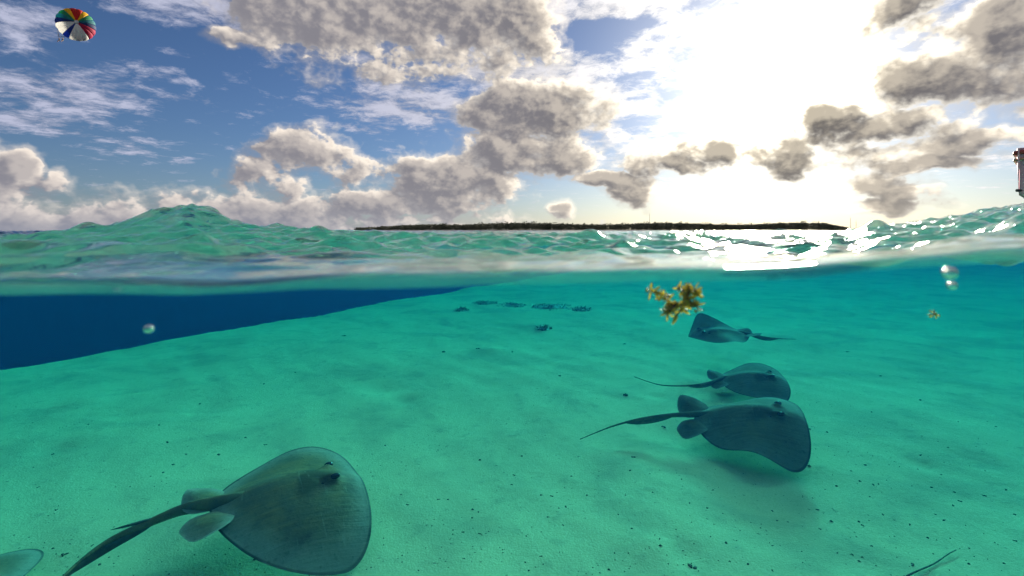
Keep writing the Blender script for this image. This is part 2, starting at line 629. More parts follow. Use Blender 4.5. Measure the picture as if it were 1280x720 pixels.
# the body of the water: absorbs red, scatters blue
m, q = new_mat('water_body')
ab = q.node('ShaderNodeVolumeAbsorption')
ab.inputs['Color'].default_value = (0.0, 0.858, 0.885, 1)
ab.inputs['Density'].default_value = 0.37
sc = q.node('ShaderNodeVolumeScatter')
sc.inputs['Color'].default_value = (0.05, 0.34, 1.0, 1)
sc.inputs['Density'].default_value = 0.0130
sc.inputs['Anisotropy'].default_value = 0.25
ad = q.node('ShaderNodeAddShader')
q.t.links.new(ab.outputs[0], ad.inputs[0])
q.t.links.new(sc.outputs[0], ad.inputs[1])
o = q.node('ShaderNodeOutputMaterial')
q.t.links.new(ad.outputs[0], o.inputs['Volume'])
water_mat = m


def build_water_body():
    rows, cols = 300, 240
    V = sea_sheet(rows, cols, drop=0.004)
    # behind the camera the water goes on level
    back = np.linspace(-60, -0.4, 10)
    t = V[0, :, 0] / (NX + 2.5)
    BX = np.stack([t * (2.5 + abs(b)) for b in back])
    B = np.stack([BX, np.repeat(back[:, None], cols, 1), np.full_like(BX, -0.006)], -1)
    mid = V[0:1].copy()
    mid[..., 1] = 0.20
    mid[..., 2] = V[0:1, :, 2] - 0.004
    V = np.concatenate([B, mid, V], 0)
    rows = V.shape[0]
    me_v = V.reshape(-1, 3)
    n = len(me_v)
    ring = [c for c in range(cols)] + [r * cols + cols - 1 for r in range(1, rows)] + \
           [(rows - 1) * cols + c for c in range(cols - 2, -1, -1)] + [r * cols for r in range(rows - 2, 0, -1)]
    low = me_v[ring].copy()
    low[:, 2] = -18.0
    verts = np.concatenate([me_v, low])
    faces = [(r * cols + c, r * cols + c + 1, (r + 1) * cols + c + 1, (r + 1) * cols + c) for r in range(rows - 1) for c in range(cols - 1)]
    k = len(ring)
    for i in range(k):
        j = (i + 1) % k
        faces.append((ring[j], ring[i], n + i, n + j))
    faces.append(tuple(n + i for i in range(k - 1, -1, -1)))
    return link('haze', mesh('haze', verts.tolist(), faces), water_mat)


haze = build_water_body()
tag(haze, 'clear blue green water filling the sea above the sand', 'water', kind='stuff')

#OBJECTS
# ------------------------------------------------------------------ the wooded island on the horizon
ISLE_Y = 620.0
sand_far = principled('shore', (0.13, 0.115, 0.085), 0.9, 0.2, 0.05)
leaf_far = principled('far_foliage', (0.050, 0.060, 0.036), 0.85, 0.0, 0.15, color2=(0.085, 0.095, 0.055))
leaf_far_trunk = leaf_far


def isle_profile(u):
    """height in m of the ground and the tops of the trees along the island"""
    e = min(1.0, max(0.0, (u + 0.30) / 0.16)) * min(1.0, max(0.0, (0.662 - u) / 0.05))
    return e


def build_island():
    n = 120
    v, f = [], []
    for i in range(n + 1):
        u = -0.31 + (0.665 + 0.31) * i / n
        e = max(0.02, isle_profile(u)) * (0.75 + 0.25 * math.sin(u * 14))
        X0 = u * ISLE_Y
        for dy, z in ((-16, -1.5), (-12, 0.15), (-5, 0.9 * e), (40, 1.5 * e), (90, 1.0 * e), (110, -1.5)):
            k = 1 + dy / ISLE_Y
            v.append((X0 * k, ISLE_Y + dy, z))
    for i in range(n):
        for j in range(5):
            a = i * 6 + j
            f.append((a, a + 6, a + 7, a + 1))
    o = link('island', mesh('island', v, f), sand_far)
    tag(o, 'low dark wooded island lying along the horizon', 'island', kind='structure')
    # the wood on it: too far off to tell the trees apart
    rr = random.Random(4)
    mb = MB()
    for _ in range(2600):
        u = rr.uniform(-0.305, 0.66)
        e = isle_profile(u)
        if rr.random() > 0.25 + e:
            continue
        dy = rr.uniform(-6, 70)
        k = 1 + dy / ISLE_Y
        x, y = u * ISLE_Y * k, ISLE_Y + dy
        h = (2.8 + 6.2 * e * (0.82 + 0.18 * math.sin(u * 23 + 1)) + rr.uniform(-.9, 1.1)) * (1.25 if rr.random() < .05 else 1)
        wd = rr.uniform(2.0, 3.6)
        mb.add(*tube([(x, y, 0.2), (x + rr.uniform(-.3, .3), y, h * .75)], (.22, .10), 4))
        for _ in range(16):
            a = rr.uniform(0, 6.283)
            q_ = rr.random() ** .6
            cx, cyy, cz = x + wd * q_ * math.cos(a), y + wd * q_ * math.sin(a), h * (1 - rr.random() ** 1.4 * .72) - q_ * .7
            s_ = rr.uniform(.45, 1.0)
            d1 = Vector((rr.uniform(-1, 1), rr.uniform(-1, 1), rr.uniform(-1, 1))).normalized()
            d2 = d1.orthogonal().normalized()
            d3 = d1.cross(d2)
            c = Vector((cx, cyy, cz))
            mb.add([c + d1 * s_, c + d2 * s_, c - d1 * s_ * .8, c - d2 * s_, c + d3 * s_ * .6, c - d3 * s_ * .6],
                   [(0, 1, 4), (1, 2, 4), (2, 3, 4), (3, 0, 4), (1, 0, 5), (2, 1, 5), (3, 2, 5), (0, 3, 5)])
    t = mb.build('treeline', leaf_far, None, smooth=False)
    tag(t, 'dark unbroken wood covering the low island on the horizon', 'trees', kind='stuff')


build_island()

mast_mat = principled('mast_steel', (0.16, 0.16, 0.17), 0.5, 0.15, 3.0, metal=0.6)


def radio_mast(px, py_top, label, w_=0.28):
    p = at(px, py_top, Y=ISLE_Y + 40)
    h = p.z - 1.0
    r = empty('radio_mast', (p.x, p.y, 1.0))
    tag(r, label, 'mast', 'radio masts on the island')
    mb = MB()
    for sx, sy in ((-1, -1), (1, -1), (0, 1)):
        mb.add(*tube([(sx * w_ * 1.5, sy * w_ * 1.5, -1), (sx * w_ * .4, sy * w_ * .4, h)], (.10, .07), 5))
    mb.build('mast_leg', mast_mat, r)
    mb = MB()
    for i in range(9):
        z = h * i / 9
        s_ = w_ * (1.5 - 1.1 * i / 9)
        pts = [(-s_, -s_, z), (s_, -s_, z + h / 18), (0, s_, z + h / 9)]
        for a in range(3):
            mb.add(*tube([pts[a], pts[(a + 1) % 3]], (.05, .05), 4))
    mb.build('bracing', mast_mat, r)
    MB().add(*tube([(0, 0, h - .4), (0, 0, h + 1.2)], (.09, .05), 5)).build('antenna', mast_mat, r)


radio_mast(1063, 272, 'tall thin radio mast beyond the end of the wooded island, taller of the pair')
radio_mast(1070, 276, 'thin radio mast beyond the end of the wooded island, shorter of the pair')
radio_mast(812, 268, 'single thin radio mast rising out of the middle of the island wood', 0.2)

# ------------------------------------------------------------------ the moored boat whose bow shows beyond the swell
hull_mat = principled('hull_paint', (0.85, 0.48, 0.54), 0.35, 0.12, 2.0)
band_mat = principled('hull_band', (0.34, 0.055, 0.045), 0.4, 0.15, 3.0)
peach_mat = principled('gunwale_wood', (0.58, 0.33, 0.20), 0.5, 0.2, 6.0)
dark_mat = principled('dark_fitting', (0.03, 0.03, 0.035), 0.4, 0.2, 10.0)
glass_mat = principled('boat_glass', (0.03, 0.045, 0.06), 0.08, 0.1, 4.0, spec=0.7)


def build_boat():
    Y0 = 12.0
    o = at(1273.5, 240, Y=Y0)
    r = empty('moored_boat', (o.x, Y0, 0.0))
    tag(r, 'pale pink hulled boat with dark red rail, bow rising beyond the green swell', 'boat')
    top = at(1277, 185, Y=Y0).z
    L = 6.5
    # stations along the hull: distance aft of the bow, half width, deck height, keel height
    st = [(0.0, .03, top, .86), (.10, .16, top - .01, .80), (.35, .36, top - .05, .55), (.8, .62, top - .16, .15), (1.6, .92, top - .34, -.18),
          (2.8, 1.1, top - .52, -.32), (4.6, 1.12, top - .58, -.34), (L, 1.0, top - .56, -.30)]
    v, f, n = [], [], 13
    for s_, hw, zt, zk in st:
        for j in range(n):
            t_ = -1 + 2 * j / (n - 1)
            a = abs(t_)
            z = zk + (zt - zk) * a ** 1.35
            v.append((s_, math.copysign(hw * min(1, a * 1.18) ** .75, t_) if a > 0 else 0, z))
    for i in range(len(st) - 1):
        for j in range(n - 1):
            a = i * n + j
            f.append((a, a + 1, a + n + 1, a + n))
    f.append(tuple(range(n)))
    f.append(tuple((len(st) - 1) * n + j for j in range(n - 1, -1, -1)))
    link('hull', mesh('hull', v, f), hull_mat, r)
    for s1 in (-1, 1):
        pts = [(s_ - .015, s1 * (hw + .012), zt - .10) for s_, hw, zt, zk in st]
        MB().add(*tube(pts, [.05] * len(pts), 8)).build('rub_rail', band_mat, r)
        pts = [(s_ - .02, s1 * (hw + .02), zt - .26) for s_, hw, zt, zk in st]
        MB().add(*tube(pts, [.03] * len(pts), 8)).build('side_stripe', peach_mat, r)
    v2 = [(s_, s1 * hw * .98, zt - .03) for s_, hw, zt, zk in st for s1 in (-1, 1)]
    link('deck', mesh('deck', v2, [(2 * i, 2 * i + 1, 2 * i + 3, 2 * i + 2) for i in range(len(st) - 1)]), peach_mat, r)
    MB().add(*tube([(-.05, 0, .97), (.06, 0, .97)], (.035, .035), 8)).build('mooring_eye', dark_mat, r)
    mb = MB().box((3.5, 0, top + .10), (1.8, 1.5, 1.2))
    c = mb.build('cabin', hull_mat, r, smooth=False)
    for s1 in (-1, 1):
        MB().box((3.5, s1 * .755, top + .30), (1.4, .02, .45)).build('window', glass_mat, c, smooth=False)
    MB().box((2.585, 0, top + .30), (.02, 1.25, .45)).build('windshield', glass_mat, c, smooth=False)
    MB().box((3.5, 0, top + .74), (2.1, 1.7, .08)).build('roof', band_mat, c, smooth=False)


build_boat()

# ------------------------------------------------------------------ the parasail
def cloth(name, col):
    return principled(name, col, 0.7, 0.10, 1.2, bump=0.2, transl=0.55)


CL = {'red': cloth('red_cloth', (0.62, 0.03, 0.02)), 'yellow': cloth('yellow_cloth', (0.85, 0.55, 0.02)),
      'orange': cloth('orange_cloth', (0.80, 0.22, 0.02)),
      'green': cloth('green_cloth', (0.03, 0.33, 0.16)), 'teal': cloth('teal_cloth', (0.02, 0.24, 0.28)),
      'navy': cloth('navy_cloth', (0.02, 0.05, 0.18)), 'blue': cloth('blue_cloth', (0.03, 0.08, 0.34)),
      'white': cloth('white_cloth', (0.72, 0.72, 0.70)), 'magenta': cloth('magenta_cloth', (0.50, 0.02, 0.09))}
line_mat = principled('cord', (0.05, 0.05, 0.06), 0.7, 0.2, 4.0)
skin_mat = principled('skin', (0.42, 0.25, 0.17), 0.55, 0.1, 6.0)
vest_mat = principled('vest', (0.03, 0.035, 0.05), 0.7, 0.2, 6.0)


def person(loc, rz, label, name='person'):
    """small seated rider: one skinned body, a vest and hair as children"""
    J = [(0, 0, 0), (0, .02, .25), (0, .03, .48), (0, .03, .60), (0, .05, .78),
         (-.10, 0, -.02), (-.12, .40, -.04), (-.12, .44, -.44), (-.12, .56, -.50),
         (.10, 0, -.02), (.12, .40, -.04), (.12, .44, -.44), (.12, .56, -.50),
         (-.19, .03, .48), (-.32, .10, .66), (-.26, .14, .95),
         (.19, .03, .48), (.32, .10, .66), (.26, .14, .95)]
    E = [(0, 1), (1, 2), (2, 3), (3, 4), (0, 5), (5, 6), (6, 7), (7, 8), (0, 9), (9, 10), (10, 11), (11, 12),
         (2, 13), (13, 14), (14, 15), (2, 16), (16, 17), (17, 18)]
    rad = [.13, .13, .12, .055, .10, .085, .065, .045, .035, .085, .065, .045, .035, .06, .045, .035, .06, .045, .035]
    me = bpy.data.meshes.new('body')
    me.from_pydata(J, E, [])
    r = empty(name, loc, (0, 0, rz))
    ob = link('body', me, skin_mat, r, smooth=False)
    md = ob.modifiers.new('skin', 'SKIN')
    md.use_smooth_shade = True
    for i, sv in enumerate(me.skin_vertices[0].data):
        sv.radius = (rad[i], rad[i])
        sv.use_root = (i == 0)
    sb = ob.modifiers.new('sub', 'SUBSURF')
    sb.levels = sb.render_levels = 1
    MB().add(*tube([(0, 0, -.06), (0, .01, .15), (0, .02, .35), (0, .03, .54)], (.17, .165, .175, .10), 12)).build('vest', vest_mat, r)
    MB().add(*tube([(0, .03, .74), (0, .03, .82), (0, .04, .90)], (.11, .12, .05), 10)).build('hair', dark_mat, r)
    tag(r, label, 'person', 'riders under the parasail')
    return r


def build_parasail():
    Yp = 150.0
    apex = at(95.5, 27.5, Y=Yp)
    rad = 4.6
    riders = at(76.5, 51, Y=Yp + 6)
    axis = (Vector(riders) - apex).normalized()          # apex toward the riders, away from the lens
    axis = Vector((-.67, .73, .02)).normalized()
    X = axis.cross(Vector((0, 0, 1))).normalized()
    Zv = X.cross(axis).normalized()
    root = empty('parasail', apex)
    tag(root, 'rainbow striped parasail canopy flying high against blue sky', 'parasail')
    # clockwise from the top as seen by the lens
    cols = ['red', 'yellow', 'green', 'teal', 'navy', 'magenta', 'magenta', 'white', 'white', 'white', 'blue', 'white', 'white', 'navy', 'teal', 'green', 'yellow', 'red']
    n = len(cols)
    rim_pts = []
    for g in range(n):
        v, f = [], []
        NA, NR = 5, 12
        for i in range(NR + 1):
            t_ = i / NR
            rr_ = 0.06 + 0.94 * math.sin(t_ * R(96)) / 1.0
            dd = (1 - math.cos(t_ * R(96))) * 0.66
            for j in range(NA + 1):
                a = 2 * math.pi * (g + j / NA) / n
                bulge = 1 + 0.035 * math.sin(math.pi * j / NA) * t_
                sc_ = (0.0 if i else 0.0) + rr_ * rad * bulge
                if i == NR:
                    sc_ *= 1 - 0.09 * math.sin(math.pi * j / NA)
                p = X * (math.sin(a) * sc_) + Zv * (math.cos(a) * sc_) + axis * (dd * rad)
                v.append(p)
        W = NA + 1
        f = [(i * W + j, i * W + j + 1, (i + 1) * W + j + 1, (i + 1) * W + j) for i in range(NR) for j in range(NA)]
        o = link('gore', mesh('gore', v, f), CL[cols[g]], root)
        o['label'] = cols[g] + ' gore of the canopy'
        so = o.modifiers.new('thick', 'SOLIDIFY')
        so.thickness = 0.03
        rim_pts.append(v[NR * W])
    v, f = [axis * -.05], []
    for k in range(16):
        a = 2 * math.pi * k / 16
        v.append(X * (math.sin(a) * .55) + Zv * (math.cos(a) * .55) + axis * .02)
    f = [(0, 1 + k, 1 + (k + 1) % 16) for k in range(16)]
    o = link('apex_cap', mesh('apex_cap', v, f), CL['white'], root)
    so = o.modifiers.new('thick', 'SOLIDIFY')
    so.thickness = 0.05
    bar_c = Vector(riders) - apex + Vector((0, 0, 1.35))
    for k, p in enumerate(rim_pts):
        q_ = bar_c + Vector((-0.9 if p.dot(X) < 0 else 0.9, 0, 0))
        MB().add(*tube([p, q_], (.018, .018), 4)).build('line', line_mat, root)
    MB().add(*tube([bar_c + Vector((-1.0, 0, 0)), bar_c + Vector((1.0, 0, 0))], (.05, .05), 8)).build('harness_bar', line_mat, root)
    for s1 in (-.55, .55):
        for s2 in (-.26, .26):
            MB().add(*tube([bar_c + Vector((s1 + s2, 0, 0)), bar_c + Vector((s1 + s2, 0.12, -.45))], (.03, .03), 5)).build('harness_strap', line_mat, root)
    base = Vector(riders)
    person(base + Vector((-.55, 0, 0)), R(160), 'rider in dark vest hanging under the rainbow parasail')
    person(base + Vector((.55, 0, 0)), R(170), 'rider in dark vest hanging under the rainbow parasail')


build_parasail()

# ------------------------------------------------------------------ stingrays
def ray_material(name, mid, pale, brown):
    m, q = new_mat(name)
    tc = q.node('ShaderNodeTexCoord')
    O = S(q, tc.outputs['Object'])
    x, y, z = q.xyz(O)
    at_ = q.node('ShaderNodeAttribute', attribute_name='margin')
    rim = S(q, at_.outputs['Fac'])
    n1 = q.noise(O, 6.0, 6.0, 0.6)
    n2 = q.noise(O, 40.0, 5.0, 0.6)
    streak = q.noise(q.v('MULTIPLY', O, (2.0, 22.0, 4.0)), 2.0, 5.0, 0.6)
    n0 = q.noise(q.v('ADD', O, (5.0, 2.0, 0.0)), 3.2, 5.0, 0.6, dist=0.6)
    scr = q.noise(q.v('MULTIPLY', O, (26.0, 3.0, 3.0)), 1.6, 3.0, 0.6, dist=0.8)
    c = q.mix(q.smooth(n1 + streak * .5, 0.55, 0.95), mid, brown)
    c = q.mix(q.smooth(n0, 0.47, 0.64, 0.0, 0.8), c, tuple(k * .42 for k in mid))
    c = q.mix(q.smooth(scr, 0.63, 0.72, 0.0, 0.40), c, pale)
    c = q.mix(q.smooth(rim + (n1 - .5) * .35, 0.60, 0.98, 0.0, 0.85), c, pale)
    c = q.mix(q.smooth(rim, 0.965, 0.985, 0.0, 0.7), c, (0.05, 0.05, 0.045))
    c = q.mix(q.smooth(n2, 0.55, 0.75, 0.0, 0.5), c, tuple(k * .45 for k in mid))
    under = q.smooth(S(q, q.node('ShaderNodeAttribute', attribute_name='belly').outputs['Fac']), 0.4, 0.6)
    c = q.mix(under, c, (0.62, 0.58, 0.52))
    b = q.node('ShaderNodeBsdfPrincipled')
    q.put(b.inputs['Base Color'], c)
    b.inputs['Roughness'].default_value = 0.8
    b.inputs['Specular IOR Level'].default_value = 0.03
    bn = q.node('ShaderNodeBump')
    bn.inputs['Strength'].default_value = 0.5
    bn.inputs['Distance'].default_value = 0.012
    q.put(bn.inputs['Height'], n2 * .5 + streak)
    q.t.links.new(bn.outputs[0], b.inputs['Normal'])
    o = q.node('ShaderNodeOutputMaterial')
    q.t.links.new(b.outputs[0], o.inputs[0])
    return m


RAY_A = ray_material('ray_skin_olive', (0.17, 0.15, 0.10), (0.36, 0.35, 0.28), (0.28, 0.20, 0.10))
RAY_B = ray_material('ray_skin_dark', (0.145, 0.130, 0.088), (0.25, 0.24, 0.185), (0.19, 0.155, 0.09))
eye_mat = principled('eye', (0.012, 0.012, 0.010), 0.15, 0.2, 30.0, spec=0.6)
spine_mat = principled('spine', (0.10, 0.09, 0.07), 0.5, 0.2, 30.0)

OUT = [(.385, 0), (.385, .10), (.380, .20), (.366, .30), (.334, .39), (.280, .458), (.208, .496), (.125, .500), (.04, .490),
       (-.045, .462), (-.13, .418), (-.215, .355), (-.285, .283), (-.345, .200), (-.385, .105), (-.395, 0)]


OUT_POINTED = [(.400, 0), (.375, .065), (.325, .155), (.262, .255), (.195, .355), (.135, .440), (.080, .488), (.02, .500), (-.04, .480),
               (-.10, .440), (-.17, .380), (-.24, .305), (-.30, .230), (-.35, .155), (-.385, .085), (-.395, 0)]


def catmull(pts, m):
    out = []
    n = len(pts)
    for i in range(n - 1):
        p0, p1, p2, p3 = [Vector((*pts[k], 0)) if len(pts[k]) == 2 else Vector(pts[k]) for k in (max(i - 1, 0), i, i + 1, min(i + 2, n - 1))]
        for j in range(m):
            t_ = j / m
            out.append(0.5 * ((2 * p1) + (-p0 + p2) * t_ + (2 * p0 - 5 * p1 + 4 * p2 - p3) * t_ ** 2 + (-p0 + 3 * p1 - 3 * p2 + p3) * t_ ** 3))
    out.append(Vector((*pts[-1], 0)) if len(pts[-1]) == 2 else Vector(pts[-1]))
    return out


def stingray(label, width, loc, heading, pitch, roll, left, right, tail, mat, fold=None, spine=None, tail_r=.030, pelvic=(1, 1), outline=None, group='stingrays gliding over the sand'):
    """left / right: (droop, curl up at the tip, undulation amount, undulation phase) of each wing; tail: world points"""
    root = empty('stingray', loc)
    root.rotation_euler = (Matrix.Rotation(heading, 3, 'Z') @ Matrix.Rotation(-pitch, 3, 'Y') @ Matrix.Rotation(roll, 3, 'X')).to_euler()
    tag(root, label, 'stingray', group)
    M = Matrix.Translation(Vector(loc)) @ root.rotation_euler.to_matrix().to_4x4()
    Mi = M.inverted()
    half = catmull(outline or OUT, 5)
    loop = [(p.x, p.y) for p in half] + [(p.x, -p.y) for p in reversed(half[1:-1])]
    n = len(loop)
    NR = 22

    def bend(x, y):
        a = abs(y) / .5
        dr, cu, un, ph = left if y > 0 else right
        z = -dr * a ** 1.7 + cu * a ** 4 + un * math.sin(x * 9.0 + ph) * a ** 1.8
        return z

    def top(x, y, r_):
        h = 0.060 * (1 - r_ ** 2) ** 1.15
        h += 0.036 * math.exp(-(y / .105) ** 2) * max(0, 1 - ((x - .02) / .46) ** 2)      # body ridge
        for s1 in (-1, 1):
            h += 0.030 * math.exp(-(((x - .215) / .040) ** 2 + ((y - s1 * .078) / .032) ** 2))   # brow over each eye
            h -= 0.012 * math.exp(-(((x - .150) / .020) ** 2 + ((y - s1 * .085) / .020) ** 2))   # spiracle
        return h * min(1, (1 - r_) * 9 + .06)

    v, f, mg, be = [], [], [], []
    for side in (0, 1):
        base = len(v)
        v.append((-.02, 0, (top(-.02, 0, 0) if side == 0 else -.030) + bend(-.02, 0)))
        mg.append(0.0)
        be.append(float(side))
        for i in range(1, NR + 1):
            r_ = (i / NR) ** .85
            for (bx, by) in loop:
                x, y = -.02 + (bx + .02) * r_, by * r_
                z = top(x, y, r_) if side == 0 else -.030 * (1 - r_ ** 2)
                v.append((x, y, z + bend(x, y)))
                mg.append(r_)
                be.append(float(side) if r_ < .97 else 0.0)
        for k in range(n):
            k2 = (k + 1) % n
            f.append((base, base + 1 + k, base + 1 + k2) if side == 0 else (base, base + 1 + k2, base + 1 + k))
            for i in range(NR - 1):
                a, b = base + 1 + i * n + k, base + 1 + i * n + k2
                c_, d_ = b + n, a + n
                f.append((a, d_, c_, b) if side == 0 else (a, b, c_, d_))
    n1 = 1 + NR * n
    for k in range(n):
        k2 = (k + 1) % n
        a, b = 1 + (NR - 1) * n + k, 1 + (NR - 1) * n + k2
        f.append((a, n1 + a, n1 + b, b))
    # pelvic fins: two rounded paddles behind the disc
    for s1, on in ((1, pelvic[0]), (-1, pelvic[1])):
        base = len(v)
        NA, NB = 28, 7
        for side in (0, 1):
            for i in range(NB + 1):
                t_ = i / NB
                for j in range(NA):
                    a = 2 * math.pi * j / NA
                    x, y = -.405 + .120 * t_ * math.cos(a), .130 + .118 * t_ * math.sin(a)
                    z = (.014 if side == 0 else -.010) * (1 - t_ ** 2)
                    back = min(1.0, max(0.0, (-.33 - x) / .17))
                    lat = min(1.0, max(0.0, (y - .03) / .20))
                    z += .055 * on * lat ** 1.3 * (.3 + .7 * back) + .010 * math.sin(y * 30 + x * 20) * back
                    v.append((x, s1 * y, z))
                    mg.append(.50 + .46 * t_)
                    be.append(0.0)
        per = NA * (NB + 1)
        for i in range(NB):
            for j in range(NA):
                j2 = (j + 1) % NA
                q_ = (base + i * NA + j, base + i * NA + j2, base + (i + 1) * NA + j2, base + (i + 1) * NA + j)
                f.append(q_[::-1] if s1 > 0 else q_)
                q_ = tuple(k + per for k in q_)
                f.append(q_ if s1 > 0 else q_[::-1])
        for j in range(NA):
            a, b_ = base + NB * NA + j, base + NB * NA + (j + 1) % NA
            f.append((a, b_, b_ + per, a + per))
    # tail, rooted inside the body
    tl = [Mi @ Vector(p) / width for p in tail]
    pts = catmull([(-.20, 0, .030), (-.33, 0, .030)] + [tuple(p) for p in tl], 8)
    m_ = len(pts)
    rads = [tail_r * (1.25 * (1 - i / m_) ** 1.5 + .10) * (.6 + .4 * min(1, i / 10)) for i in range(m_)]
    tv, tf = tube(pts, rads, 10)
    o_ = len(v)
    v += [tuple(p) for p in tv]
    f += [tuple(i + o_ for i in q_) for q_ in tf]
    mg += [.25] * len(tv)
    be += [0.0] * len(tv)
    v = [tuple(width * c for c in p) for p in v]
    me = mesh('body', v, f)
    for nm, vals in (('margin', mg), ('belly', be)):
        at_ = me.attributes.new(nm, 'FLOAT', 'POINT')
        at_.data.foreach_set('value', vals)
    bm = bmesh.new()
    bm.from_mesh(me)
    bmesh.ops.recalc_face_normals(bm, faces=bm.faces)
    bm.to_mesh(me)
    bm.free()
    link('body', me, mat, root)
    for s1 in (-1, 1):
        ez = top(.215, s1 * .078, .5) + bend(.215, s1 * .078)
        c = Vector((.222, s1 * .092, ez - .016)) * width
        me = bpy.data.meshes.new('eye')
        bm = bmesh.new()
        bmesh.ops.create_uvsphere(bm, u_segments=14, v_segments=10, radius=.021 * width)
        bm.to_mesh(me)
        bm.free()
        e = link('eye', me, eye_mat, root)
        e.location = c
        e.scale = (1.25, .8, .75)
        sp = bpy.data.objects.new('spiracle', None)
        bpy.data.objects.remove(sp)
        me = bpy.data.meshes.new('spiracle')
        bm = bmesh.new()
        bmesh.ops.create_uvsphere(bm, u_segments=12, v_segments=8, radius=.020 * width)
        bm.to_mesh(me)
        bm.free()
        e = link('spiracle', me, eye_mat, root)
        e.location = Vector((.152, s1 * .092, top(.152, s1 * .092, .45) + bend(.152, s1 * .092) - .006)) * width
        e.scale = (1.3, .75, .5)
    if fold:
        a, b, hgt, down = fold
        i0, i1 = int(a * (m_ - 1)), int(b * (m_ - 1))
        fv, ff = [], []
        for i in range(i0, i1 + 1):
            t_ = (i - i0) / max(1, i1 - i0)
            hh = hgt * math.sin(math.pi * t_) ** .8
            p = pts[i]
            d = (Mi.to_3x3() @ Vector(down)).normalized()
            for off in (-.003, .003):
                fv.append((p + Vector((0, off, 0))) * width)
                fv.append((p + d * (hh + rads[i]) + Vector((0, off * .3, 0))) * width)
        for i in range(i1 - i0):
            for k in (0, 2):
                a_ = i * 4 + k
                ff.append((a_, a_ + 1, a_ + 5, a_ + 4) if k == 0 else (a_, a_ + 4, a_ + 5, a_ + 1))
            ff.append((i * 4 + 1, i * 4 + 3, i * 4 + 7, i * 4 + 5))
        link('tail_fold', mesh('tail_fold', fv, ff), spine_mat, root)
    if spine:
        a, ln_, upv = spine
        i = int(a * (m_ - 1))
        d = (pts[i + 1] - pts[i - 1]).normalized()
        up_ = (Mi.to_3x3() @ Vector(upv)).normalized()
        p = pts[i] + up_ * rads[i] * .6
        sp = [(p + d * (ln_ * k) + up_ * (.030 * k)) * width for k in (0, .35, .7, 1)]
        MB().add(*tube(sp, [.009 * width, .008 * width, .006 * width, .001 * width], 6)).build('tail_spine', spine_mat, root)
    return root


# the big pale one in front
stingray('large olive stingray with pale wing margins and long ridged tail, alone over bare sand', .95,
         Vector((-1.180, 2.735, -1.365)), R(31), R(-1), R(-8),
         (-.11, -.02, .02, .5), (.27, 0, .015, 2.0),
         [at(232, 636, z=-1.37), at(190, 652, z=-1.40), at(138, 675, z=-1.43), at(97, 704, z=-1.45), at(55, 745, z=-1.47)],
         RAY_A, fold=(.52, .93, .040, (0.2, -.5, -1)), spine=(.50, .17, (-.1, 0, 1)), tail_r=.036, pelvic=(1.5, -1.0))
# a pair, one just behind the other
stingray('dark stingray with rippling front wing, overlapping a smaller ray just behind it', 1.0,
         Vector((1.81, 3.92, -1.40)), R(-22), R(8), R(5),
         (.06, 0, .02, .0), (.115, 0, .080, 1.75),
         [at(840, 519, z=-1.44), at(800, 524, z=-1.47), at(765, 533, z=-1.50), at(725, 549, z=-1.52)],
         RAY_B, fold=(.42, .72, .035, (0, 0, -1)), tail_r=.024, pelvic=(2.2, -1.2))
stingray('dark hazy stingray partly hidden behind the larger ray of the pair', .78,
         Vector((2.37, 5.05, -1.44)), R(-16), R(5), R(-2),
         (-.09, 0, .02, 1.0), (.14, 0, .03, 2.0),
         [at(885, 479, z=-1.46), at(860, 482, z=-1.46), at(825, 481, z=-1.43), at(793, 471, z=-1.39)],
         RAY_B, fold=(.30, .62, .030, (0, 0, -1)), tail_r=.024, pelvic=(1.8, -1.0))
# one far off, heading the other way with a wing lifted
stingray('distant dark stingray with one wing raised to a point, below the floating weed', .92,
         Vector((2.56, 6.37, -1.275)), R(181), R(-2), R(1),
         (.03, 0, .050, 1.4), (-.23, 0, .0, .0),
         [at(952, 421, z=-1.26), at(970, 423, z=-1.27), at(995, 424, z=-1.29)],
         RAY_B, fold=(.35, .80, .030, (0, 0, -1)), tail_r=.024, outline=OUT_POINTED)
# the rounded front of a fifth
stingray('grey green stingray of which only the rounded snout shows, behind the big ray tail', .80,
         Vector((-2.44, 2.10, -1.51)), R(14), R(2), R(0),
         (.05, 0, .01, .0), (.05, 0, .01, 1.0),
         [Vector((-2.75, 2.0, -1.48)), Vector((-3.1, 1.9, -1.5)), Vector((-3.5, 1.9, -1.53))], RAY_A)

# ------------------------------------------------------------------ weed, scraps and bubbles
weed_stem = principled('weed_stem', (0.13, 0.065, 0.02), 0.6, 0.3, 60.0)
weed_leaf = principled('weed_leaf', (0.20, 0.12, 0.018), 0.5, 0.0, 45.0, color2=(0.60, 0.46, 0.06), transl=0.4)
weed_ball = principled('weed_bladder', (0.42, 0.28, 0.05), 0.35, 0.25, 60.0)


def leaf_blade(mb, p, d, ln_, wd, rr):
    d = d.normalized()
    s_ = d.cross(Vector((rr.uniform(-1, 1), rr.uniform(-1, 1), rr.uniform(-1, 1)))).normalized()
    u = d.cross(s_)
    v, f, n = [], [], 6
    for i in range(n + 1):
        t_ = i / n
        w_ = wd * math.sin(math.pi * min(1, t_ * .93 + .07)) ** .7 * (1 + .25 * (i % 2))
        c = p + d * (ln_ * t_) + u * (ln_ * .28 * t_ * t_)
        v += [c - s_ * w_, c + u * wd * .25, c + s_ * w_]
    for i in range(n):
        a = i * 3
        f += [(a, a + 1, a + 4, a + 3), (a + 1, a + 2, a + 5, a + 4)]
    mb.add(v, f)


